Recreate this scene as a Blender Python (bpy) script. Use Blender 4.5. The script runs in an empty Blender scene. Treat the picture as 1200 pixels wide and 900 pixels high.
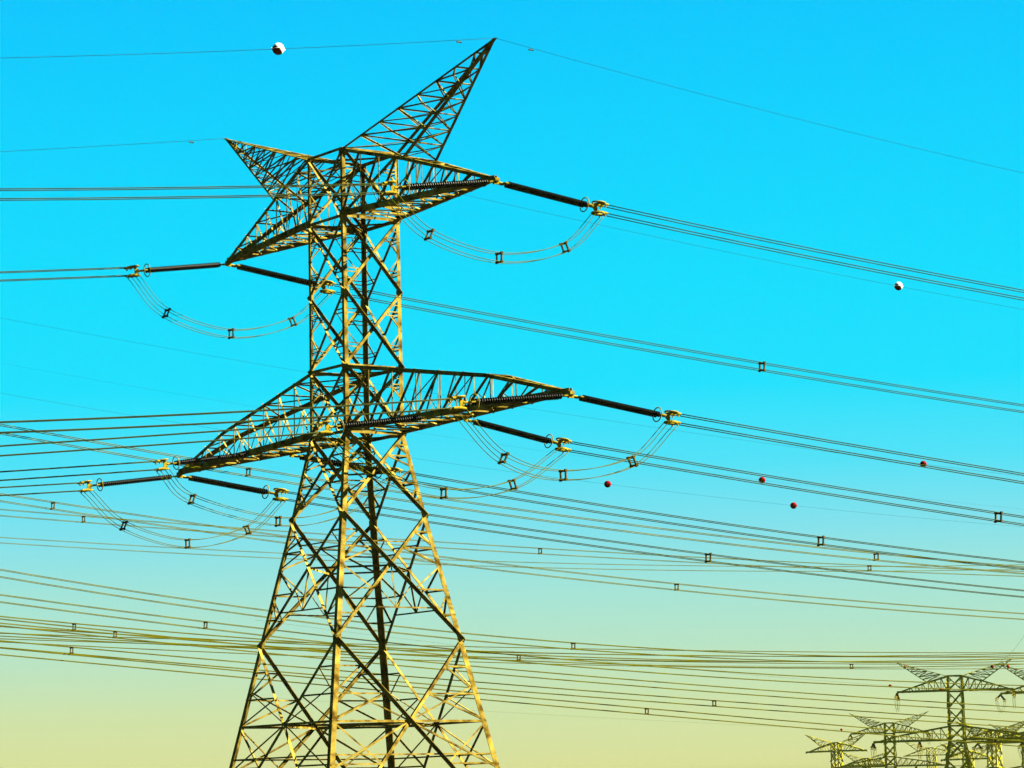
import bpy, bmesh, math, random
from mathutils import Vector, Matrix
random.seed(7)
R = math.radians

# ------------------------------------------------------------------ camera, sky, sun, exposure
scene = bpy.context.scene
COL = scene.collection
F_PX, PITCH, ROLL = 3785.5, R(7.667), R(-1.318)
CAM = Vector((0, 0, 1.7))
_c, _s = math.cos(ROLL), math.sin(ROLL)
_r0 = Vector((1, 0, 0)); _d0 = Vector((0, math.sin(PITCH), -math.cos(PITCH)))
FWD = Vector((0, math.cos(PITCH), math.sin(PITCH)))
RIGHT = _r0 * _c - _d0 * _s
DOWN = _r0 * _s + _d0 * _c
cd = bpy.data.cameras.new('camera'); cam = bpy.data.objects.new('camera', cd); COL.objects.link(cam)
cd.sensor_width = 36; cd.lens = F_PX / 1200 * 36; cd.clip_start = 0.5; cd.clip_end = 30000
m = Matrix((RIGHT, -DOWN, -FWD)).transposed().to_4x4(); m.translation = CAM
cam.matrix_world = m
scene.camera = cam

EXPO = 4.4
scene.view_settings.view_transform = 'Standard'; scene.view_settings.look = 'None'
scene.view_settings.gamma = 1; scene.view_settings.exposure = EXPO
scene.view_settings.use_curve_mapping = False

SUN_EL, SUN_AZ = R(38), R(87)           # azimuth clockwise from +Y (the view direction)
w = bpy.data.worlds.new('World'); scene.world = w; w.use_nodes = True
nt = w.node_tree; nt.nodes.clear()
out = nt.nodes.new('ShaderNodeOutputWorld'); bg = nt.nodes.new('ShaderNodeBackground')
sky = nt.nodes.new('ShaderNodeTexSky'); sky.sky_type = 'NISHITA'; sky.sun_disc = False
sky.sun_elevation = SUN_EL; sky.sun_rotation = SUN_AZ
tc = nt.nodes.new('ShaderNodeTexCoord'); sep = nt.nodes.new('ShaderNodeSeparateXYZ')
ramp = nt.nodes.new('ShaderNodeValToRGB'); mix = nt.nodes.new('ShaderNodeMixRGB')
mul = nt.nodes.new('ShaderNodeMath'); mul.operation = 'MULTIPLY'; mul.inputs[1].default_value = 3.0
nt.links.new(tc.outputs['Generated'], sep.inputs[0]); nt.links.new(sep.outputs[2], mul.inputs[0])
nt.links.new(mul.outputs[0], ramp.inputs[0])
def lin(c): c /= 255.; return c / 12.92 if c <= .04045 else ((c + .055) / 1.055) ** 2.4
BG_S = 0.1
gain = 1 / (2 ** EXPO) / BG_S
stops = [(-.06, (150, 140, 60)), (.015, (221, 226, 158)), (.033, (209, 228, 172)), (.052, (184, 229, 200)),
         (.070, (163, 229, 218)), (.088, (128, 226, 238)), (.108, (76, 226, 249)), (.132, (14, 226, 255)), (.165, (0, 222, 255)),
         (.21, (0, 211, 255)), (.25, (0, 199, 255)), (.33, (0, 185, 250))]
els = ramp.color_ramp.elements
for i, (p, c) in enumerate(stops):
    e = els[i] if i < 2 else els.new(0.5)
stops_s = sorted(stops)
for e, (p, c) in zip(els, [(max(0, p * 3.0), c) for p, c in stops_s]): pass
while len(els) > 1: els.remove(els[-1])
first = True
for p, c in stops_s:
    col = (lin(c[0]) * gain / 10, lin(c[1]) * gain / 10, lin(c[2]) * gain / 10, 1)
    if first: els[0].position = 0; els[0].color = col; first = False
    else: els.new(min(1, p * 3)).color = col
sc = nt.nodes.new('ShaderNodeVectorMath'); sc.operation = 'SCALE'; sc.inputs['Scale'].default_value = 10
nt.links.new(ramp.outputs[0], sc.inputs[0])
mix.inputs[0].default_value = 0.9995
nt.links.new(sky.outputs[0], mix.inputs[1]); nt.links.new(sc.outputs[0], mix.inputs[2])
nt.links.new(mix.outputs[0], bg.inputs[0]); bg.inputs[1].default_value = BG_S
nt.links.new(bg.outputs[0], out.inputs[0])

sd = bpy.data.lights.new('sun', 'SUN'); sd.energy = 5.0; sd.angle = R(.5); sd.color = (1, .92, .68)
so = bpy.data.objects.new('sun', sd); COL.objects.link(so)
sdir = Vector((math.sin(SUN_AZ) * math.cos(SUN_EL), math.cos(SUN_AZ) * math.cos(SUN_EL), math.sin(SUN_EL)))
so.rotation_euler = sdir.to_track_quat('Z', 'Y').to_euler(); so.location = sdir * 300

# ------------------------------------------------------------------ materials
def mat(name, c, rough=.55, metal=0., var=.25, scale=1.5, c2=None, spec=.3):
    m = bpy.data.materials.new(name); m.use_nodes = True; t = m.node_tree
    b = t.nodes['Principled BSDF']; b.inputs['Roughness'].default_value = rough; b.inputs['Metallic'].default_value = metal
    b.inputs['Specular IOR Level'].default_value = spec
    n = t.nodes.new('ShaderNodeTexNoise'); n.inputs['Scale'].default_value = scale; n.inputs['Detail'].default_value = 6
    g = t.nodes.new('ShaderNodeNewGeometry'); t.links.new(g.outputs['Position'], n.inputs['Vector'])
    r = t.nodes.new('ShaderNodeValToRGB'); e = r.color_ramp.elements
    c2 = c2 or tuple(x * (1 - 1.6 * var) for x in c)
    e[0].position = .35; e[0].color = (*c2, 1); e[1].position = .65; e[1].color = (*[min(1, x * (1 + var)) for x in c], 1)
    t.links.new(n.outputs['Fac'], r.inputs[0]); t.links.new(r.outputs[0], b.inputs['Base Color'])
    return m
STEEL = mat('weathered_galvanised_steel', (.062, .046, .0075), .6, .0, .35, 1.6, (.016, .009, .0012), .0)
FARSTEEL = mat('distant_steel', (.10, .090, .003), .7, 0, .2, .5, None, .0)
CERAM = mat('dark_insulator_glaze', (.0014, .0012, .001), .35, 0, .2, 3, None, .012)
GOLD = mat('zinc_fitting', (.064, .047, .003), .5, .0, .15, 4, None, .0)
WIRE = mat('aluminium_conductor', (.008, .010, .003), .6, 0, .2, .5, None, .0)
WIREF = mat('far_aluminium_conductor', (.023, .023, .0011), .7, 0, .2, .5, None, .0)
EWIRE = mat('steel_earth_wire', (.004, .009, .010), .6, 0, .2, .5, None, .0)
SPACER = mat('spacer_casting', (.020, .013, .0015), .6, 0, .3, 5, None, .0)
BW = mat('white_marker_paint', (.24, .23, .21), .5, 0, .06, 4, None, .0)
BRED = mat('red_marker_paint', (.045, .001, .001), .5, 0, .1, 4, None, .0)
BALLM = BW
SAND = mat('dry_ground', (.008, .007, .0035), .95, 0, .25, .06)
CONC = mat('footing_concrete', (.25, .22, .16), .9, 0, .15, 2)

# ------------------------------------------------------------------ helpers
def tag(o, label=None, cat=None, group=None, kind=None):
    if label: o['label'] = label
    if cat: o['category'] = cat
    if group: o['group'] = group
    if kind: o['kind'] = kind
    return o
def empty(name, loc=(0, 0, 0)):
    o = bpy.data.objects.new(name, None); COL.objects.link(o); o.location = loc; o.empty_display_size = .3; return o
def link_mesh(name, me, parent=None):
    o = bpy.data.objects.new(name, me); COL.objects.link(o)
    if parent: o.parent = parent
    return o
class MB:
    def __init__(s): s.v = []; s.f = []; s.smooth = False
    def add(s, vs, fs):
        k = len(s.v); s.v += [tuple(v) for v in vs]; s.f += [tuple(i + k for i in f) for f in fs]
    def box(s, c, sx, sy, sz, X=Vector((1, 0, 0)), Y=Vector((0, 1, 0)), Z=Vector((0, 0, 1))):
        c = Vector(c); vs = [c + X * (a * sx / 2) + Y * (b * sy / 2) + Z * (d * sz / 2) for a in (-1, 1) for b in (-1, 1) for d in (-1, 1)]
        s.add(vs, [(0, 1, 3, 2), (4, 6, 7, 5), (0, 4, 5, 1), (2, 3, 7, 6), (0, 2, 6, 4), (1, 5, 7, 3)])
    def angle(s, p0, p1, wd, n, flip=False, t=None, out=False):
        """steel angle: one flange square to the normal n, the other pointing inwards (-n)"""
        p0 = Vector(p0); p1 = Vector(p1); a = p1 - p0
        if a.length < 1e-4: return
        a.normalize(); n = Vector(n); n = n - a * n.dot(a)
        if n.length < 1e-3: n = a.orthogonal()
        n.normalize(); u = a.cross(n)
        if flip: u = -u
        v = -n
        if out:
            v = n
            if u.z > 0: u = -u
        t = t or max(.012, wd * .13)
        prof = [(-.5 * wd, 0), (.5 * wd, 0), (.5 * wd, t), (-.5 * wd + t, t), (-.5 * wd + t, wd), (-.5 * wd, wd)]
        vs = [p0 + u * x + v * y for x, y in prof] + [p1 + u * x + v * y for x, y in prof]
        fs = [(i, (i + 1) % 6, (i + 1) % 6 + 6, i + 6) for i in range(6)] + [(0, 1, 2, 3, 4, 5), (11, 10, 9, 8, 7, 6)]
        s.add(vs, fs)
    def corner(s, p0, p1, wd, u, v, t=None):
        """leg angle with its heel on the line p0-p1 and flanges along u and v"""
        p0 = Vector(p0); p1 = Vector(p1); t = t or wd * .12; u = Vector(u); v = Vector(v)
        prof = [(0, 0), (wd, 0), (wd, t), (t, t), (t, wd), (0, wd)]
        vs = [p0 + u * x + v * y for x, y in prof] + [p1 + u * x + v * y for x, y in prof]
        s.add(vs, [(i, (i + 1) % 6, (i + 1) % 6 + 6, i + 6) for i in range(6)] + [(0, 1, 2, 3, 4, 5), (11, 10, 9, 8, 7, 6)])
    def tube(s, pts, r, n=6):
        pts = [Vector(p) for p in pts]; k = len(s.v); N = len(pts)
        for i, p in enumerate(pts):
            a = (pts[min(i + 1, N - 1)] - pts[max(i - 1, 0)]).normalized()
            up = Vector((0, 0, 1)) if abs(a.z) < .9 else Vector((1, 0, 0))
            u = a.cross(up).normalized(); v = u.cross(a)
            rr = r[i] if isinstance(r, (list, tuple)) else r
            for j in range(n):
                th = 2 * math.pi * j / n; s.v.append(tuple(p + u * (rr * math.cos(th)) + v * (rr * math.sin(th))))
        for i in range(N - 1):
            for j in range(n):
                s.f.append((k + i * n + j, k + i * n + (j + 1) % n, k + (i + 1) * n + (j + 1) % n, k + (i + 1) * n + j))
        s.f.append(tuple(k + j for j in range(n))[::-1]); s.f.append(tuple(k + (N - 1) * n + j for j in range(n)))
    def torus(s, c, Rr, r, axis, n=16, m_=6, sx=1.0):
        c = Vector(c); axis = Vector(axis).normalized(); u = axis.orthogonal().normalized(); v = axis.cross(u); k = len(s.v)
        for i in range(n):
            a = 2 * math.pi * i / n; d = u * math.cos(a) * sx + v * math.sin(a)
            for j in range(m_):
                b = 2 * math.pi * j / m_; s.v.append(tuple(c + d * Rr + d.normalized() * (r * math.cos(b)) + axis * (r * math.sin(b))))
        for i in range(n):
            for j in range(m_):
                s.f.append((k + i * m_ + j, k + ((i + 1) % n) * m_ + j, k + ((i + 1) % n) * m_ + (j + 1) % m_, k + i * m_ + (j + 1) % m_))
    def mesh(s, name, material, smooth=False):
        me = bpy.data.meshes.new(name); me.from_pydata(s.v, [], s.f); me.materials.append(material); me.update()
        bm = bmesh.new(); bm.from_mesh(me); bmesh.ops.recalc_face_normals(bm, faces=bm.faces); bm.to_mesh(me); bm.free()
        if smooth:
            for p in me.polygons: p.use_smooth = True
        return me
    def build(s, name, material, parent=None, smooth=False):
        return link_mesh(name, s.mesh(name, material, smooth), parent)

# ------------------------------------------------------------------ ground
g = MB(); n = 64; rad = 9000
vs = [(0, 0, 0)]; rings = [12, 30, 60, 100, 160, 260, 450, 800, 1500, 3000, 6000, 9000]
for r_ in rings:
    for j in range(n):
        a = 2 * math.pi * j / n; vs.append((r_ * math.cos(a), r_ * math.sin(a) , random.uniform(-.12, .0) if 12 < r_ < 3000 else -.02))
fs = [(0, 1 + j, 1 + (j + 1) % n) for j in range(n)]
for i in range(len(rings) - 1):
    for j in range(n): fs.append((1 + i * n + j, 1 + (i + 1) * n + j, 1 + (i + 1) * n + (j + 1) % n, 1 + i * n + (j + 1) % n))
g.add(vs, fs); tag(g.build('ground', SAND), kind='structure')

# ------------------------------------------------------------------ lattice tower
def lerp(a, b, t): return Vector(a) * (1 - t) + Vector(b) * t
def xpanel(mb, A0, A1, B0, B1, n, wd, red=0, wr=.07):
    """X-braced panel between leg A and leg B, 0 = bottom, 1 = top"""
    A0, A1, B0, B1, n = map(Vector, (A0, A1, B0, B1, n))
    odd = True
    mb.angle(A0, B1, wd, n)
    mb.angle(B0 + n * .015, A1 + n * .015, wd, n, False, None, True) if odd else mb.angle(B0 - n * .02, A1 - n * .02, wd, n, True)
    wb = (B0 - A0).length; wt = (B1 - A1).length; t = wb / (wb + wt)
    X = lerp(A0, B1, t)
    LA = lerp(A0, A1, t); LB = lerp(B0, B1, t)
    if red:
        for (P, L) in ((A0, LA), (A1, LA), (B0, LB), (B1, LB)):
            for k in range(1, red + 1):
                q = lerp(P, X, k / (red + 1)); l = lerp(P, L, k / (red + 1)); l2 = lerp(P, L, min(1, (k + 1) / (red + 1)))
                mb.angle(l, q, wr, n); mb.angle(q, l2, wr, n, True)
    mb.box(X + n * .01, wd * 1.8, .02, wd * 1.8, X=n.cross(Vector((0, 0, 1))).normalized(), Y=n)
    return X

def arm(root, name, C4, tip, n_pan, kink, side, label, wc=.19, wb=.07, M=STEEL, dense=True, bottom_out=.1):
    """C4 = bottom-, bottom+, top-, top+ root nodes; kink = y,z of the top chord's bend"""
    bm_, bp_, tm_, tp_ = map(Vector, C4); tip = Vector(tip)
    e = Vector((bottom_out, 0, 0))
    part = MB()
    o = None
    chords = []
    for (r_, sx, top) in ((bm_, -1, 0), (bp_, 1, 0), (tm_, -1, 1), (tp_, 1, 1)):
        tt = tip + e * sx + Vector((0, 0, .16 if top else 0))
        if top:
            ky, kz = kink; f = (abs(ky) - abs(r_.y)) / (abs(tip.y) - abs(r_.y))
            k = Vector((r_.x * (1 - f) + tt.x * f, ky, kz)); pts = [r_, k, tt]
        else: pts = [r_, tt]
        chords.append(pts)
    def at(ci, f):
        pts = chords[ci]
        y0 = abs(pts[0].y); y1 = abs(pts[-1].y); y = y0 + (y1 - y0) * f
        for a, b in zip(pts, pts[1:]):
            if abs(b.y) >= y - 1e-6: return lerp(a, b, (y - abs(a.y)) / max(1e-6, abs(b.y) - abs(a.y)))
        return pts[-1]
    main = empty(name); main.parent = root; main['label'] = label
    for ci, pts in enumerate(chords):
        mb = MB(); sx = -1 if ci % 2 == 0 else 1; top = ci > 1
        for a, b in zip(pts, pts[1:]):
            mb.corner(a, b, wc * 1.25 if not top else wc * .85, (-sx, 0, 0), (0, 0, -1 if top else 1))
        mb.build('chord', M, main)
    br = MB()
    fr = [(i / n_pan) for i in range(n_pan)]
    X = Vector((1, 0, 0)); Z = Vector((0, 0, 1))
    for i in range(n_pan):
        f0, f1 = fr[i], (i + 1) / n_pan
        if i == n_pan - 1: f1 = .985
        for sx, b, t in ((-1, 0, 2), (1, 1, 3)):            # the two side faces
            if i > 0: br.angle(at(b, f0), at(t, f0), wb * .8, X * sx)
            br.angle(at(b, f0), at(t, f1), wb * 1.3, X * sx, False, None, sx < 0)
            if dense:
                mid = lerp(at(b, f0), at(t, f1), .5); br.angle(mid, at(b, f1), wb * .6, X * sx, True)
        # bottom face X, top face zigzag
        br.angle(at(0, f0), at(1, f1), wb * .85, -Z); br.angle(at(1, f0) + Z * .02, at(0, f1) + Z * .02, wb * .85, -Z, True)
        if i > 0: br.angle(at(0, f0), at(1, f0), wb, -Z); br.angle(at(2, f0), at(3, f0), wb, Z)
        a, b = (2, 3) if i % 2 else (3, 2)
        br.angle(at(a, f0), at(b, f1), wb, Z)
        if i % 2 == 0 and i > 0: br.angle(at(0, f0), at(3, f0), wb * .8, Z)
    br.build('arm_bracing', M, main)
    tp = MB(); tp.box(tip + Vector((0, 0, .05)), bottom_out * 2 + .06, .3, .16); tp.build('tip_plate', M, main)
    return at

def make_tower(loc, rot, label, group=None, drop=0., detail=True, M=STEEL, fat=1.0, cat='pylon'):
    root = empty('transmission_tower', loc); root.rotation_euler = (0, 0, rot); tag(root, label, cat, group)
    h = 1.78
    z = {k: v - drop for k, v in dict(T=37.14, A=33.53, M=29.55, B=25.54, E=22.04, C=17.66, D=11.06).items()}
    hw = dict(T=1.76, A=1.78, M=1.78, B=1.80, E=1.82, C=2.60, D=3.88)
    G = .25; hG = 3.88 + .194 * (z['D'] - G); z['G'] = G; hw['G'] = hG
    order = ['G', 'D', 'C', 'E', 'B', 'M', 'A', 'T']
    cs = {'N': (-1, -1), 'R': (1, -1), 'F': (1, 1), 'L': (-1, 1)}
    def P(c, k): return Vector((cs[c][0] * hw[k], cs[c][1] * hw[k], z[k]))
    legw = dict(G=.30, D=.28, C=.26, E=.23, B=.22, M=.21, A=.2)
    for c in 'NRFL':
        mb = MB(); sx, sy = cs[c]
        for a, b in zip(order, order[1:]):
            mb.corner(P(c, a), P(c, b), legw[a] * fat, (-sx, 0, 0), (0, -sy, 0))
            # gusset plates at the node
            q = P(c, b)
            q = q - Vector((0, 0, .2 if b == 'T' else 0)); mb.box(q + Vector((-sx * .15, sy * .012, 0)), .3, .018, .34); mb.box(q + Vector((sx * .012, -sy * .15, 0)), .018, .3, .34)
        mb.build('leg', M, root)
        ft = MB(); q = P(c, 'G'); ft.box((q.x, q.y, .05), 1.0, 1.0, .5); ft.box((q.x, q.y, .31), .6, .6, .1); ft.build('footing', CONC, root)
    faces = [('N', 'R', (0, -1, 0)), ('R', 'F', (1, 0, 0)), ('F', 'L', (0, 1, 0)), ('L', 'N', (-1, 0, 0))]
    xg = {}
    for a, b, n in faces:
        mb = MB(); nv = Vector(n)
        wd = dict(G=.165, D=.165, C=.165, E=.15, B=.145, M=.145, A=.13)
        for lo, hi in zip(order, order[1:]):
            w_ = wd[lo] * fat
            if lo == 'G':
                X = xpanel(mb, P(a, lo), P(a, hi), P(b, lo), P(b, hi), nv, w_, 2 if detail else 0, .085 * fat)
                xg[a + b] = X
                t = (X.z - z['G']) / (z['D'] - z['G'])
                LA = lerp(P(a, lo), P(a, hi), t); LB = lerp(P(b, lo), P(b, hi), t)
                mb.angle(LA, LB, .12 * fat, nv)
                if detail:
                    mb.angle(X, lerp(LA, P(a, hi), .45), .07, nv); mb.angle(X, lerp(LB, P(b, hi), .45), .07, nv)
                    mb.angle(X, lerp(P(a, lo), LA, .62), .09, nv, True); mb.angle(X, lerp(P(b, lo), LB, .62), .09, nv, True)
                    for tt in (.74, .42):
                        pa = lerp(P(a, lo), LA, tt); pb = lerp(P(b, lo), LB, tt)
                        mb.angle(pa, pb, .08, nv)
            else:
                red = (2 if lo == 'D' else 2 if lo == 'C' else 1) if detail else 0
                X = xpanel(mb, P(a, lo), P(a, hi), P(b, lo), P(b, hi), nv, w_, red, (.085 if lo in 'DC' else .06) * fat)
                xg[a + b + lo] = X
                if lo == 'D' and detail:   # hanging ties in the tall tapering panel
                    q0 = lerp(P(a, lo), X, .42); q1 = lerp(P(b, lo), X, .42)
                    mb.angle(q0, q1, .075, nv); mb.angle(X, (q0 + q1) / 2, .075, nv)
                    mb.angle(lerp(P(a, lo), X, .72), (q0 + q1) / 2, .06, nv); mb.angle(lerp(P(b, lo), X, .72), (q0 + q1) / 2, .06, nv)
                    q2 = lerp(P(a, hi), X, .55); q3 = lerp(P(b, hi), X, .55); mb.angle(q2, q3, .07, nv)
            if lo in 'EBA' and True:
                mb.angle(P(a, lo), P(b, lo), .16 * fat, nv)
            if hi == 'T': mb.angle(P(a, hi), P(b, hi), .15 * fat, nv)
            if lo == 'B' and False: pass
            if detail and lo in ('B', 'M', 'E', 'A'):     # short rungs on both sides of the diagonals
                for k in (.16, .30, .70, .84):
                    la = lerp(P(a, lo), P(a, hi), k); lb = lerp(P(b, lo), P(b, hi), k)
                    kk = k if k < .5 else 1 - k
                    mb.angle(la, lerp(la, lb, kk), .05, nv); mb.angle(lb, lerp(lb, la, kk), .05, nv)
        mb.build('face_bracing', M, root)
    Z = Vector((0, 0, 1))
    for k in ('E', 'B', 'A', 'T'):
        dp = MB()
        dp.angle(P('N', k) - Z * .06, P('F', k) - Z * .06, .09 * fat, Z); dp.angle(P('R', k) - Z * .1, P('L', k) - Z * .1, .09 * fat, Z, True); dp.build('plan_bracing', M, root)
    keys = ['NR', 'RF', 'FL', 'LN']
    for suf in ('', 'D', 'C'):
        if not detail and suf != '': continue
        dp = MB()
        for i in range(4):
            dp.angle(xg[keys[i] + suf] - Z * .03, xg[keys[(i + 1) % 4] + suf] - Z * .03, .10 * fat, Z)
        if detail and suf == '':
            dp.angle(xg['NR'], xg['FL'], .09, Z); dp.angle(xg['RF'], xg['LN'], .09, Z, True)
        dp.build('plan_bracing', M, root)
    # cross-arms and earth-wire peaks on both sides
    names_u = {-1: 'upper cross-arm reaching out to the right', 1: 'upper cross-arm reaching back to the left'}
    names_l = {-1: 'long lower cross-arm reaching out to the right', 1: 'long lower cross-arm reaching back to the left'}
    names_h = {-1: 'earth wire peak rising to the upper right', 1: 'earth wire peak rising to the upper left'}
    for s in (-1, 1):
        a, b = ('N', 'R') if s < 0 else ('L', 'F')
        at = arm(root, 'cross_arm', (P(a, 'A'), P(b, 'A'), P(a, 'T'), P(b, 'T')), (0, s * 13.53, z['A'] - .07), 8 if detail else 5,
                 (s * 6.65, 35.83 - drop), s, names_u[s], .22 * fat, .075 * fat, M, detail)
        arm(root, 'cross_arm', (P(a, 'E'), P(b, 'E'), P(a, 'B'), P(b, 'B')), (0, s * 19.48, z['E'] - .1), 9 if detail else 6,
            (s * 13.2, 23.70 - drop), s, names_l[s], .24 * fat, .075 * fat, M, detail)
        # peak: four chords from the body's top nodes and from the arm's top chords
        tip = Vector((0, s * 13.74, 40.74 - drop)); f = (6.65 - 1.77) / (13.53 - 1.77)
        base = [P(a, 'T'), P(b, 'T'), Vector((-1.06, s * 6.65, 35.83 - drop)), Vector((1.06, s * 6.65, 35.83 - drop))]
        main = empty('earth_wire_peak'); main.parent = root; main['label'] = names_h[s]
        for i, q in enumerate(base):
            mb = MB(); sx = -1 if i % 2 == 0 else 1
            mb.corner(q, tip + Vector((sx * .06, 0, 0)), .17 * fat, (-sx, 0, 0), (0, s * (1 if i < 2 else -1), 0)); mb.build('chord', M, main)
        br = MB(); NP = 8 if detail else 4
        q = lambda i, t: lerp(base[i], tip, t)
        for k in range(NP):
            t0, t1 = k / NP, (k + 1) / NP
            if k == NP - 1: t1 = .97
            for (i, j, nn) in ((0, 1, (0, -s * .3, 1)), (2, 3, (0, s, -.5)), (0, 2, (-1, 0, 0)), (1, 3, (1, 0, 0))):
                if k > 0: br.angle(q(i, t0), q(j, t0), .06 * fat, nn)
                ii, jj = (i, j) if k % 2 else (j, i)
                br.angle(q(ii, t0), q(jj, t1), .065 * fat, nn, k % 2 == 0)
                if detail and k < 6:
                    mm = lerp(q(ii, t0), q(jj, t1), .5); br.angle(mm, q(jj, t0), .05, nn); br.angle(mm, q(ii, t1), .045, nn, True)
        br.build('peak_bracing', M, main)
    return root, z

TROT = R(45 - 10.224)
TO = Vector((-6.9067 * 1.2, 142 * 1.2, 0))
AX = Vector((math.cos(TROT), math.sin(TROT), 0)); AY = Vector((-math.sin(TROT), math.cos(TROT), 0))
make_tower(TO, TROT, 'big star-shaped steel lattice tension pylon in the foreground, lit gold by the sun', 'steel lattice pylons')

# ------------------------------------------------------------------ surveying helpers: sight lines of the photo cut with the vertical plane of a line
def ray(px, py): return FWD * F_PX + RIGHT * (px - 600) + DOWN * (py - 450)
class Span:
    """vertical plane through point P with horizontal direction dirv; s measured along it"""
    def __init__(s, P, dirv): s.P = Vector(P); s.d = Vector(dirv).normalized(); s.n = Vector((-s.d.y, s.d.x, 0))
    def sz(s, px, py):
        r = ray(px, py); t = (s.P - CAM).dot(s.n) / r.dot(s.n); Q = CAM + r * t
        return (Q - s.P).dot(s.d), Q.z
    def pt(s, a, z): q = s.P + s.d * a; return Vector((q.x, q.y, z))
def solve3(A, b):
    n = len(b); M = [r[:] + [b[i]] for i, r in enumerate(A)]
    for i in range(n):
        p = max(range(i, n), key=lambda k: abs(M[k][i])); M[i], M[p] = M[p], M[i]
        for k in range(n):
            if k != i:
                f = M[k][i] / M[i][i]; M[k] = [x - f * y for x, y in zip(M[k], M[i])]
    return [M[i][n] / M[i][i] for i in range(n)]
def parab(data, weights=None):
    """least squares z = a + b s + c s^2, c kept to a hanging curve"""
    for cfix in (None, 2.2e-4):
        S = [[0.] * 3 for _ in range(3)]; T = [0.] * 3
        for i, (s_, z_) in enumerate(data):
            wt = weights[i] if weights else 1; zz = z_ - (cfix * s_ * s_ if cfix else 0)
            v = [1, s_, s_ * s_]
            for a in range(3):
                T[a] += wt * v[a] * zz
                for b in range(3): S[a][b] += wt * v[a] * v[b]
        if cfix is None:
            if len(data) >= 3:
                c = solve3(S, T)
                if 3e-5 < c[2] < 1.2e-3: return c
        else:
            c = solve3([r[:2] for r in S[:2]], T[:2]); return [c[0], c[1], cfix]

# ------------------------------------------------------------------ hardware
B2 = .225          # half spacing of the quad bundle
def spacer_mesh():
    mb = MB()
    for a in (-1, 1):
        mb.box((0, a * B2, 0), .06, .11, 2 * B2 + .04); mb.box((0, 0, a * B2), .06, 2 * B2 - .11, .11)
        for b in (-1, 1): mb.box((0, a * B2 * 1.08, b * B2 * 1.08), .12, .13, .13)
    return mb.mesh('spacer', SPACER)
SPM = spacer_mesh()
def frame_at(p, d):
    d = Vector(d).normalized(); side = Vector((0, 0, 1)).cross(d).normalized(); up = d.cross(side)
    M = Matrix((d, side, up)).transposed().to_4x4(); M.translation = p; return M
def put_spacer(root, P, d, sc_=1.0):
    o = link_mesh('spacer', SPM, root); o.matrix_local = root.matrix_world.inverted() @ frame_at(P, d) @ Matrix.Scale(sc_, 4)
    return o
def bundle(label, pts, spacers, rad=.020, group=None, material=WIRE, quad=True, name='conductor_bundle', sc_=1.0):
    """pts: centre line points; spacers: list of (point, direction)"""
    o0 = pts[len(pts) // 2]
    root = empty(name, o0); root.matrix_world = Matrix.Translation(o0); tag(root, label, 'power line' if name == 'conductor_bundle' else 'jumper cable', group)
    N = len(pts)
    offs = [(a, b) for a in (-1, 1) for b in (-1, 1)] if quad else [(0, -1), (0, 1)]
    for a, b in offs:
        mb = MB(); L = []
        for i, p in enumerate(pts):
            d = (pts[min(i + 1, N - 1)] - pts[max(i - 1, 0)]).normalized(); side = Vector((0, 0, 1)).cross(d).normalized(); up = d.cross(side)
            L.append(p + side * (a * B2) + up * (b * B2) - o0)
        mb.tube(L, rad, 6); mb.build('wire', material, root, True)
    for p, d in spacers: put_spacer(root, p, d, sc_)
    return root

# insulator string, along +X, hanging part by part; length 6.55 to the bundle clamp
LS = 6.6
def disc_mesh():
    mb = MB(); n = 12
    for side in (-1, 1):
        prof = []; x = .75
        nd = 36; pitch = 4.75 / nd
        for k in range(nd):
            x0 = .62 + k * pitch
            prof += [(x0, .075), (x0 + .02, .09), (x0 + .045, .145), (x0 + .07, .15), (x0 + .085, .09)]
        k0 = len(mb.v)
        for (xx, rr) in prof:
            for j in range(n):
                a = 2 * math.pi * j / n; mb.v.append((xx, side * .12 + rr * math.cos(a), rr * math.sin(a)))
        for i in range(len(prof) - 1):
            for j in range(n): mb.f.append((k0 + i * n + j, k0 + i * n + (j + 1) % n, k0 + (i + 1) * n + (j + 1) % n, k0 + (i + 1) * n + j))
        mb.f.append(tuple(k0 + j for j in range(n))); mb.f.append(tuple(k0 + (len(prof) - 1) * n + j for j in range(n)))
    return mb
def half_disc(side):
    full = disc_mesh(); mb = MB(); h = len(full.v) // 2; lo = 0 if side < 0 else h
    mb.v = full.v[lo:lo + h]; mb.f = [tuple(i - lo for i in f) for f in full.f if lo <= f[0] < lo + h]; return mb
DISC = {s: half_disc(s).mesh('insulator', CERAM, False) for s in (-1, 1)}
mb = MB(); mb.tube([(0, 0, 0), (.38, 0, 0)], .06); mb.box((.47, 0, 0), .2, .62, .05); mb.box((.06, 0, 0), .2, .12, .22)
for s in (-1, 1): mb.tube([(.5, s * .12, 0), (.64, s * .12, 0)], .04)
SHACK = mb.mesh('shackle', GOLD)
mb = MB()
mb.torus((5.32, 0, 0), .36, .03, (1, 0, 0), 20, 6, 1.0)
mb.box((5.32, 0, 0), .03, .70, .03)
GRING = mb.mesh('grading_ring', GOLD)
mb = MB(); mb.box((5.55, 0, 0), .24, .62, .06)
mb.tube([(5.35, .12, 0), (5.5, .12, 0)], .04); mb.tube([(5.35, -.12, 0), (5.5, -.12, 0)], .04)
mb.tube([(5.6, 0, 0), (5.9, 0, 0)], .065)
mb.add([(5.85, y, z_) for y in (-.03, .03) for z_ in (-.06, .06)] + [(6.12, y, z_) for y in (-.03, .03) for z_ in (-.3, .3)],
       [(0, 1, 3, 2), (4, 6, 7, 5), (0, 4, 5, 1), (2, 3, 7, 6), (0, 2, 6, 4), (1, 5, 7, 3)])
for zz in (-B2, B2): mb.box((6.12, 0, zz), .16, 2 * B2 + .12, .07)
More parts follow.
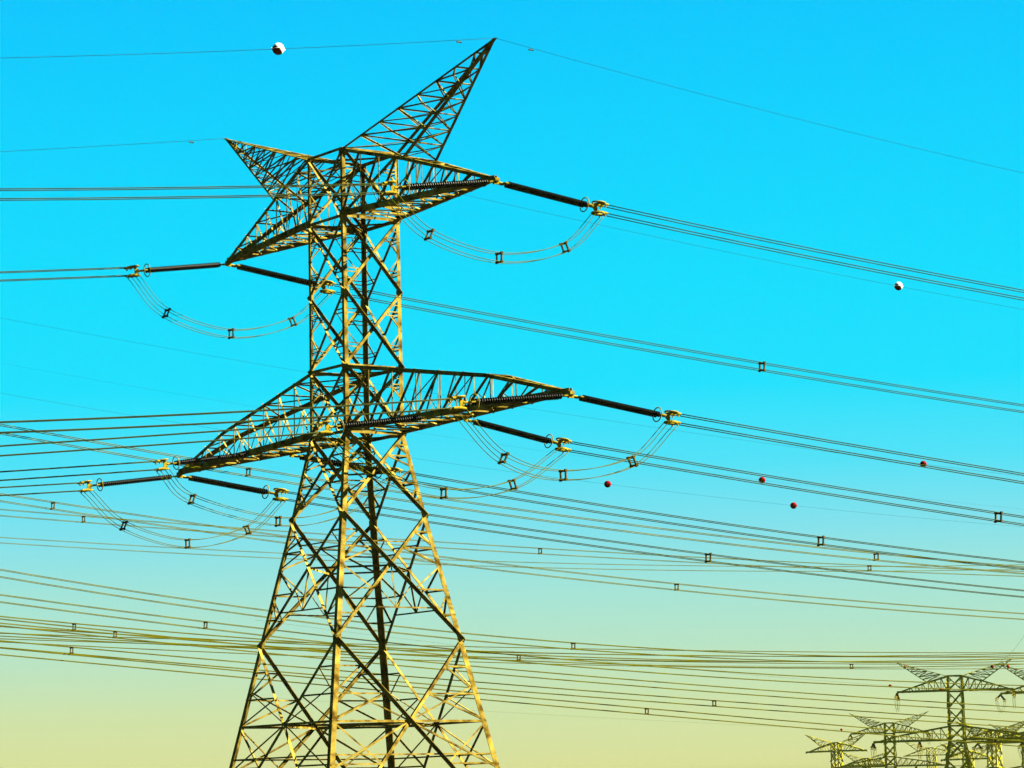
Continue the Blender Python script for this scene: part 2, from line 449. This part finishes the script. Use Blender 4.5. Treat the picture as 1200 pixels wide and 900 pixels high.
YOKE = mb.mesh('yoke_plate', GOLD)
mb = MB()
for a in (-1, 1):
    for b in (-1, 1):
        mb.tube([(6.12, a * B2, b * B2), (6.25, a * B2, b * B2), (6.62, a * B2, b * B2)], [.045, .075, .06], 8)
        mb.tube([(6.5, a * B2, b * B2), (6.46, a * B2, b * B2 - .16)], .04, 6)
CLAMP = mb.mesh('clamp', GOLD)
mb = MB()
for zz in (-.27, .27):
    mb.torus((6.2, 0, zz), .33, .045, (0, 0, 1), 18, 6)
CORONA = mb.mesh('corona_ring', GOLD)
def string(P, end, label, group='insulator strings of the big pylon'):
    d = (end - P); L = d.length
    root = empty('insulator_string', P); M = frame_at(P, d)
    root.matrix_world = M @ Matrix.Scale(L / LS, 4); tag(root, label, 'insulator', group)
    link_mesh('shackle', SHACK, root)
    for s in (-1, 1): link_mesh('insulator', DISC[s], root)
    link_mesh('grading_ring', GRING, root)
    y = link_mesh('yoke_plate', YOKE, root)
    link_mesh('clamp', CLAMP, root); link_mesh('corona_ring', CORONA, root)
    return root
def TW(x, y, z): return TO + AX * x + AY * y + Vector((0, 0, z))
phases = {
 'upper right': dict(att=(0, -13.53, 33.40), y=-13.53, r=(709, 246), l=(448, 221), jump=[(503, 275), (585, 302), (662, 290)],
    rw=[(718, 247), (986, 304.5), (1200, 346)], rs=[], lw=[(0, 228), (160, 226.5), (300, 224.5)], ls=[]),
 'upper left': dict(att=(0, 13.53, 33.40), y=13.53, r=(390, 338), l=(149, 318.5), jump=[(195, 367), (271, 391), (343, 377)],
    rw=[(472, 353), (893, 430), (1200, 479)], rs=[893], lw=[(0, 324), (138, 319.5)], ls=[]),
 'lower right': dict(att=(0, -19.48, 21.86), y=-19.48, r=(794, 491), l=(528, 473), jump=[(590, 537), (660, 557), (741, 541)],
    rw=[(805, 492.5), (1080, 540), (1200, 561.5)], rs=[], lw=[(0, 501), (289, 488)], ls=[]),
 'lower left': dict(att=(0, 19.48, 21.86), y=19.48, r=(335, 581), l=(94, 570.5), jump=[(145, 616), (220, 637), (290, 621)],
    rw=[(500, 607.5), (830, 653.5), (1200, 696)], rs=[830], lw=[(0, 576), (85, 571.5)], ls=[]),
 'inner right': dict(att=(1.08, -8.7, 22.0), attl=(-1.08, -8.7, 22.0), y=-8.7, r=(666, 523), l=(372, 502), jump=[(438, 553), (520, 578), (601, 568)],
    rw=[(676, 525.5), (800, 546), (1170, 606)], rs=[1170], lw=[(0, 527.5), (236, 514.5)], ls=[]),
 'inner left': dict(att=(1.08, 8.7, 22.0), attl=(-1.08, 8.7, 22.0), y=8.7, r=(468, 557), l=(183, 545.5), jump=[(225, 585), (326, 611), (400, 600)],
    rw=[(500, 562.5), (800, 611), (962, 634), (1200, 663)], rs=[962], lw=[(0, 558), (173, 547)], ls=[]),
}
where = {'upper right': 'tip of the right upper arm', 'upper left': 'tip of the left upper arm', 'lower right': 'tip of the right lower arm',
         'lower left': 'tip of the left lower arm', 'inner right': 'middle of the right lower arm', 'inner left': 'middle of the left lower arm'}
def smooth(ctrl, n=10):
    """Catmull-Rom through control points"""
    P = [ctrl[0] * 2 - ctrl[1]] + ctrl + [ctrl[-1] * 2 - ctrl[-2]]; o = []
    for i in range(1, len(P) - 2):
        for k in range(n):
            t = k / n; a, b, c, d = P[i - 1:i + 3]
            o.append(.5 * ((2 * b) + (c - a) * t + (a * 2 - b * 5 + c * 4 - d) * t * t + (b * 3 - a - c * 3 + d) * t ** 3))
    o.append(P[-2]); return o
for k, ph in phases.items():
    att = TW(*ph['att']); attl = TW(*ph.get('attl', ph['att']))
    sp = Span(TW(0, ph['y'], 0), AX)
    ends = {}
    for side, A, key in ((1, att, 'r'), (-1, attl, 'l')):
        s_, z_ = sp.sz(*ph[key]); E_ = sp.pt(s_, z_); A2 = A
        d = (E_ - A2).normalized(); E_ = A2 + d * max(6.2, min(7.25, (E_ - A2).length)) if k == 'inner left' or True else E_
        ends[side] = E_
        string(A2, E_, f"black insulator string pulling {'right' if side > 0 else 'left'} from the {where[k]}")
        se = (E_ - sp.P).dot(sp.d)
        data = [(se, E_.z)] + [sp.sz(*q) for q in ph[key + 'w']]
        cf = parab(data, [50] + [1] * (len(data) - 1))
        cf[0] += E_.z - (cf[0] + cf[1] * se + cf[2] * se * se)
        far = se + side * (130 if side < 0 else 230)
        pts = [sp.pt(a, cf[0] + cf[1] * a + cf[2] * a * a) for a in [se + (far - se) * i / 48 for i in range(49)]]
        spc = []
        for sx in ph[key + 's']:
            pyy = min(ph[key + 'w'], key=lambda q: abs(q[0] - sx))[1]; a, _ = sp.sz(sx, pyy)
            spc.append((sp.pt(a, cf[0] + cf[1] * a + cf[2] * a * a), sp.d + Vector((0, 0, cf[1] + 2 * cf[2] * a))))
        bundle(f"four-wire line running {'right' if side > 0 else 'left'} from the {where[k]}", pts, spc, .026, 'conductors strung on the big pylon')
    j = [sp.sz(*q) for q in ph['jump']]
    L0 = ends[-1] + (attl - ends[-1]).normalized() * .35 - Vector((0, 0, .25)); R0 = ends[1] + (att - ends[1]).normalized() * .35 - Vector((0, 0, .25))
    ctrl = [L0] + [sp.pt(a, b) for a, b in j] + [R0]
    cv = smooth(ctrl, 10)
    spc = [(cv[i], cv[i + 1] - cv[i - 1]) for i in (10, 20, 30)]
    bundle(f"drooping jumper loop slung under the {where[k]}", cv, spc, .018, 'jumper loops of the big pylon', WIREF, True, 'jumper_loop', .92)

# ------------------------------------------------------------------ earth wires and marker balls
def thin_wire(label, sp, data, s0, s1, rad=.010, first=None, name='earth_wire', material=EWIRE, c=None, damp=None):
    cf = parab([sp.sz(*q) for q in data] + ([first] if first else []), [1] * len(data) + ([50] if first else []))
    if first: cf[0] += first[1] - (cf[0] + cf[1] * first[0] + cf[2] * first[0] ** 2)
    f = lambda a: cf[0] + cf[1] * a + cf[2] * a * a
    pts = [sp.pt(a, f(a)) for a in [s0 + (s1 - s0) * i / 48 for i in range(49)]]
    mb = MB(); mb.tube([p - pts[24] for p in pts], rad, 6); root = mb.build(name, material, None, True); root.location = pts[24]
    tag(root, label, 'earth wire', 'thin earth wires')
    if damp:
        dm = MB()
        for a in damp:
            p = sp.pt(a, f(a)) - pts[24]
            dm.tube([p + sp.d * -.13 - Vector((0, 0, .1)), p - sp.d * .05 - Vector((0, 0, .1)), p + sp.d * .05 - Vector((0, 0, .1)), p + sp.d * .13 - Vector((0, 0, .1))], [.05, .03, .03, .05]); dm.tube([p, p - Vector((0, 0, .12))], .025)
        dm.build('vibration_damper', SPACER, root)
    return sp, f
def ball(sp, f, px, py, rad, material, label, two=False):
    a, _ = sp.sz(px, py); P = sp.pt(a, f(a)); root = empty('marker_ball', P)
    tag(root, label, 'marker ball', 'aircraft warning balls on the earth wires')
    bm = bmesh.new(); bmesh.ops.create_uvsphere(bm, u_segments=24, v_segments=16, radius=rad)
    me = bpy.data.meshes.new('shell'); bm.to_mesh(me); bm.free(); me.materials.append(material)
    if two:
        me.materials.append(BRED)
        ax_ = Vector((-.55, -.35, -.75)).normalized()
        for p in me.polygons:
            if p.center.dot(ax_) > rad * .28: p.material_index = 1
    for p in me.polygons: p.use_smooth = True
    link_mesh('shell', me, root)
    c = MB(); c.torus((0, 0, 0), rad * 1.01, rad * .05, (0, 0, 1), 24, 5); c.tube([-sp.d * (rad * 1.35), sp.d * (rad * 1.35)], rad * .12)
    c.build('clamp_band', material, root)
for s, px in ((-1, 'right'), (1, 'left')):
    tip = TW(0, s * 13.74, 40.74); sp = Span(TW(0, s * 13.74, 0), AX)
    if s < 0:
        L = [(400, 54), (326, 57.5), (0, 68)]; Rr = [(620, 55), (820, 110), (1200, 203)]
    else:
        L = [(230, 163.5), (0, 178)]; Rr = [(560, 230), (720, 268), (1055, 337), (1200, 362)]
    fl = thin_wire(f'thin earth wire running left from the {px} peak of the big pylon', sp, L, 0, -120, .0125, (0, tip.z), damp=[-2.2])
    fr = thin_wire(f'thin earth wire running right from the {px} peak of the big pylon', sp, Rr, 0, 230, .0095, (0, tip.z), damp=[2.2])
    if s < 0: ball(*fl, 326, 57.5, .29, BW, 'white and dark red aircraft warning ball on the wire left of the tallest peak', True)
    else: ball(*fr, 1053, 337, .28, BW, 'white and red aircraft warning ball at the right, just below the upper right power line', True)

# ------------------------------------------------------------------ lines of the pylon rows behind
def rear(px_ref, py_ref, dist, az=0.):
    r = ray(px_ref, py_ref); P = CAM + r * (dist / math.hypot(r.x, r.y)); a = TROT + R(az)
    return Span(P, Vector((math.cos(a), math.sin(a), 0)))
backs = [
 ('highest power line of the rear rows, crossing behind the lower arms', 190, .0, [(0, 507), (124, 524), (190, 533.5), (300, 551), (500, 588), (800, 628), (1027, 654), (1200, 667)], [291, 1027], .024),
 ('rear power line just above the left jumper loop bottoms, dipping to the right', 225, 0, [(0, 584), (150, 606), (330, 630), (580, 663), (793, 690), (1200, 722)], [62, 793], .023),
 ('faint rear power line running nearly level through the pylon waist', 260, 0, [(0, 598), (132, 614), (330, 628), (500, 636), (633, 644), (1019, 667), (1200, 672)], [98, 633, 1019], .02),
 ('faintest rear power line, level, just under the left jumper loops', 290, 0, [(0, 633.5), (330, 650), (600, 662), (900, 667), (1200, 664)], [], .017),
 ('rear power line running along the top of the olive group at lower left', 225, 0, [(0, 673.5), (310, 715), (545, 746), (672, 760), (860, 768), (1200, 771)], [672], .024),
 ('rear power line second from the top of the olive group at left', 225, 0, [(0, 699.5), (241, 733), (303, 742), (545, 767), (860, 789), (1077, 802), (1200, 808)], [241], .024),
 ('shallow rear power line, third from the top of the olive group at left', 240, 0, [(0, 727), (87, 734), (303, 752), (608, 771), (860, 778), (1200, 775)], [87, 608], .024),
 ('rear power line in the middle of the olive group, below the shallow one', 240, 0, [(0, 730), (135, 747), (303, 762), (545, 780), (860, 803), (1000, 818), (1200, 838)], [135], .025),
 ('rear power line second lowest in the olive group', 240, 0, [(0, 752), (84, 764), (294, 783), (545, 801), (837, 823), (1000, 836), (1200, 850)], [84, 837], .025),
 ('lowest rear power line of the olive group', 240, 0, [(0, 764), (289, 788), (545, 817), (758, 833), (1007, 855), (1200, 872)], [758], .025),
 ('heavy rear power line within the level band beside the far pylon peaks', 250, 0, [(0, 737), (400, 762), (860, 770.5), (1200, 769)], [], .028),
 ('pale rear power line along the lower edge of the level band', 270, 0, [(0, 748), (400, 769), (800, 777), (998, 781), (1200, 781)], [998], .024),
 ('thin rear line level with the far pylon peaks, upper edge of the band', 300, 0, [(0, 744), (300, 757), (800, 763.5), (1000, 767), (1200, 768)], [], .026),
]
for label, dist, az, data, spx, rad in backs:
    ref = min(data, key=lambda q: abs(q[0] - 600)); sp = rear(ref[0], ref[1], dist, az)
    cf = parab([sp.sz(*q) for q in data]); f = lambda a: cf[0] + cf[1] * a + cf[2] * a * a
    s0 = sp.sz(-250, data[0][1])[0]; s1 = sp.sz(1450, data[-1][1])[0]
    pts = [sp.pt(a, f(a)) for a in [s0 + (s1 - s0) * i / 60 for i in range(61)]]
    spc = []
    for sx in spx:
        q = min(data, key=lambda q: abs(q[0] - sx)); a, _ = sp.sz(sx, q[1]); spc.append((sp.pt(a, f(a)), sp.d + Vector((0, 0, cf[1] + 2 * cf[2] * a))))
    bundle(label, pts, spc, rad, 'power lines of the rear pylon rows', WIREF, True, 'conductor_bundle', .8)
ews = [
 ('faint rear earth wire crossing the blue sky between the upper and lower arms', 230, [(0, 373), (330, 430), (620, 480), (780, 502), (1082, 544), (1200, 558)], [((1082, 544), BRED, 'red aircraft warning ball at the right edge of the lower right power line')]),
 ('faint rear earth wire passing below the lower arms', 235, [(0, 461), (117, 480), (488, 539), (579, 549), (712, 566), (930, 594), (1200, 617)],
   [((712, 566), BRED, 'red aircraft warning ball just right of the jumper loop spacers'), ((930, 594), BRED, 'small red aircraft warning ball below the inner right power line')]),
 ('faint rear earth wire hidden along the inner right power line', 240, [(0, 425), (400, 494), (700, 537), (893, 562), (1200, 597)], [((893, 562), BRED, 'red aircraft warning ball tucked between the wires of the inner right power line')]),
]
for label, dist, data, balls in ews:
    ref = min(data, key=lambda q: abs(q[0] - 600)); sp = rear(ref[0], ref[1], dist)
    s0 = sp.sz(-250, data[0][1])[0]; s1 = sp.sz(1450, data[-1][1])[0]
    r_ = thin_wire(label, sp, data, s0, s1, .004 if 'hidden' in label else .0075)
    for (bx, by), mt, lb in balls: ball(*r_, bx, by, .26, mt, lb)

# ------------------------------------------------------------------ distant pylons
def far_pylon(px, dist, yaw, drop, label, nick, fat, hang=True, strm=True):
    r = ray(px, 900); o = CAM + r * (dist / math.hypot(r.x, r.y)); o.z = 0
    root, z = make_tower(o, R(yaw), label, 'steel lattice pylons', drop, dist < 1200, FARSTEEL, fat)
    if not hang: return
    ax = Vector((math.cos(R(yaw)), math.sin(R(yaw)), 0)); ay = Vector((-math.sin(R(yaw)), math.cos(R(yaw)), 0))
    for nm, y, zz in (('right upper', -13.53, z['A'] - .1), ('left upper', 13.53, z['A'] - .1), ('right lower', -19.48, z['E'] - .1), ('left lower', 19.48, z['E'] - .1),
                      ('inner right lower', -8.7, z['E'] - .05), ('inner left lower', 8.7, z['E'] - .05)):
        T_ = o + ay * y + Vector((0, 0, zz)); es = []
        for sd in (-1, 1):
            E_ = T_ + ax * (sd * 6.3) - Vector((0, 0, 1.3)); es.append(E_)
            string(T_, E_, f"tiny {'far-side' if sd > 0 else 'near-side'} insulator string, {nm} arm of {nick}", 'insulator strings of the distant pylons')
        cv = []
        for i in range(17):
            t = i / 16; p = es[0].lerp(es[1], t); p.z -= 2.8 * 4 * t * (1 - t); cv.append(p)
        bundle(f"tiny jumper loop under {nm} arm of {nick}", cv, [], .025, 'jumper loops of the distant pylons', WIREF, True, 'jumper_loop')
far_pylon(1123, 765, 80, 4.6, 'distant dark lattice pylon at lower right, tallest and darkest of the far group', 'tallest far pylon', 1.7)
far_pylon(1044, 1130, 78, 5.5, 'smaller hazy lattice pylon between the tallest far pylon and the palest one', 'middle far pylon', 1.9)
far_pylon(981, 1290, 58, 8.5, 'pale yellowish far pylon at the left end of the distant group', 'leftmost far pylon', 2.3, False)
far_pylon(1243, 780, 72, 5.0, 'far pylon mostly outside the right edge, only its left arms showing', 'pylon at the right edge', 1.7)
far_pylon(1166, 1050, 55, 11.0, 'low hazy pylon tangled behind the right side of the tallest far pylon', 'tangled far pylon', 2.0)
far_pylon(1205, 1180, 70, 9.0, 'hazy pylon behind the gap between the tallest far pylon and the right edge', 'gap far pylon', 2.0, False)
far_pylon(1135, 1350, 48, 12.0, 'lowest far pylon seen through the legs of the tallest one', 'lowest far pylon', 2.4, False)
far_pylon(1016, 1600, 60, 10.0, 'tiny far pylon between the palest and the middle far pylon', 'tiny far pylon', 2.4, False)
far_pylon(1092, 1500, 62, 7.5, 'very distant pylon half lost behind the left arm of the tallest far pylon', 'lost far pylon', 1.5, False)

for label, dist, data, bl in [
 ('faint far earth wire level with the horns of the tallest far pylon', 700, [(600, 773), (1058, 778.5), (1163, 781), (1200, 783)], [(1163, 781, 'red ball just left of the tallest far pylon\'s right horn tip'), (1181, 782, 'red ball right of the tallest far pylon\'s right horn tip'), (1060, 778.5, 'red ball on the left horn tip of the tallest far pylon')]),
 ('faint far earth wire crossing the upper arms of the tallest far pylon', 700, [(800, 786), (1043, 799), (1103, 806), (1200, 818)], [(1043, 799, 'tiny red ball left of and above the tallest far pylon\'s left arm tip'), (1103, 806, 'tiny red ball inside the left upper arm of the tallest far pylon')]),
 ('faint far earth wire just above the palest far pylon', 900, [(800, 846), (986, 855), (1101, 860), (1200, 864)], [(986, 855, 'tiny red ball just above the palest far pylon')]),
]:
    ref = min(data, key=lambda q: abs(q[0] - 1000)); sp = rear(ref[0], ref[1], dist, -20)
    s0 = sp.sz(300, data[0][1])[0]; s1 = sp.sz(1300, data[-1][1])[0]
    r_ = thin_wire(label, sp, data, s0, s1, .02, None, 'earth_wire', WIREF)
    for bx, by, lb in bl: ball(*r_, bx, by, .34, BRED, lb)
r1 = ray(1172, 775); r2 = ray(1222, 705)
p1 = CAM + r1 * (755 / r1.length); p2 = CAM + r2 * (520 / r2.length)
mb = MB(); mb.tube([(p2 - p1) * (i / 16) - Vector((0, 0, 6 * (i / 16) * (1 - i / 16))) for i in range(17)], .022, 6)
o_ = mb.build('earth_wire', WIREF, None, True); o_.location = p1
tag(o_, 'faint wire rising to the right edge from the tallest far pylon', 'earth wire', 'thin earth wires')

# ------------------------------------------------------------------ haze: air between here and the far pylons
HAZE = True
if HAZE:
    hm = bpy.data.materials.new('haze_air'); hm.use_nodes = True; t = hm.node_tree; t.nodes.clear()
    o_ = t.nodes.new('ShaderNodeOutputMaterial'); v_ = t.nodes.new('ShaderNodeVolumePrincipled')
    v_.inputs['Color'].default_value = (.065, .075, .026, 1); v_.inputs['Density'].default_value = 6e-5; v_.inputs['Anisotropy'].default_value = 0
    t.links.new(v_.outputs[0], o_.inputs['Volume'])
    hb = MB(); hb.box((0, 0, 0), 19000, 19000, 48)
    h_ = hb.build('haze', hm); h_.location = (0, 0, 22); tag(h_, kind='stuff')
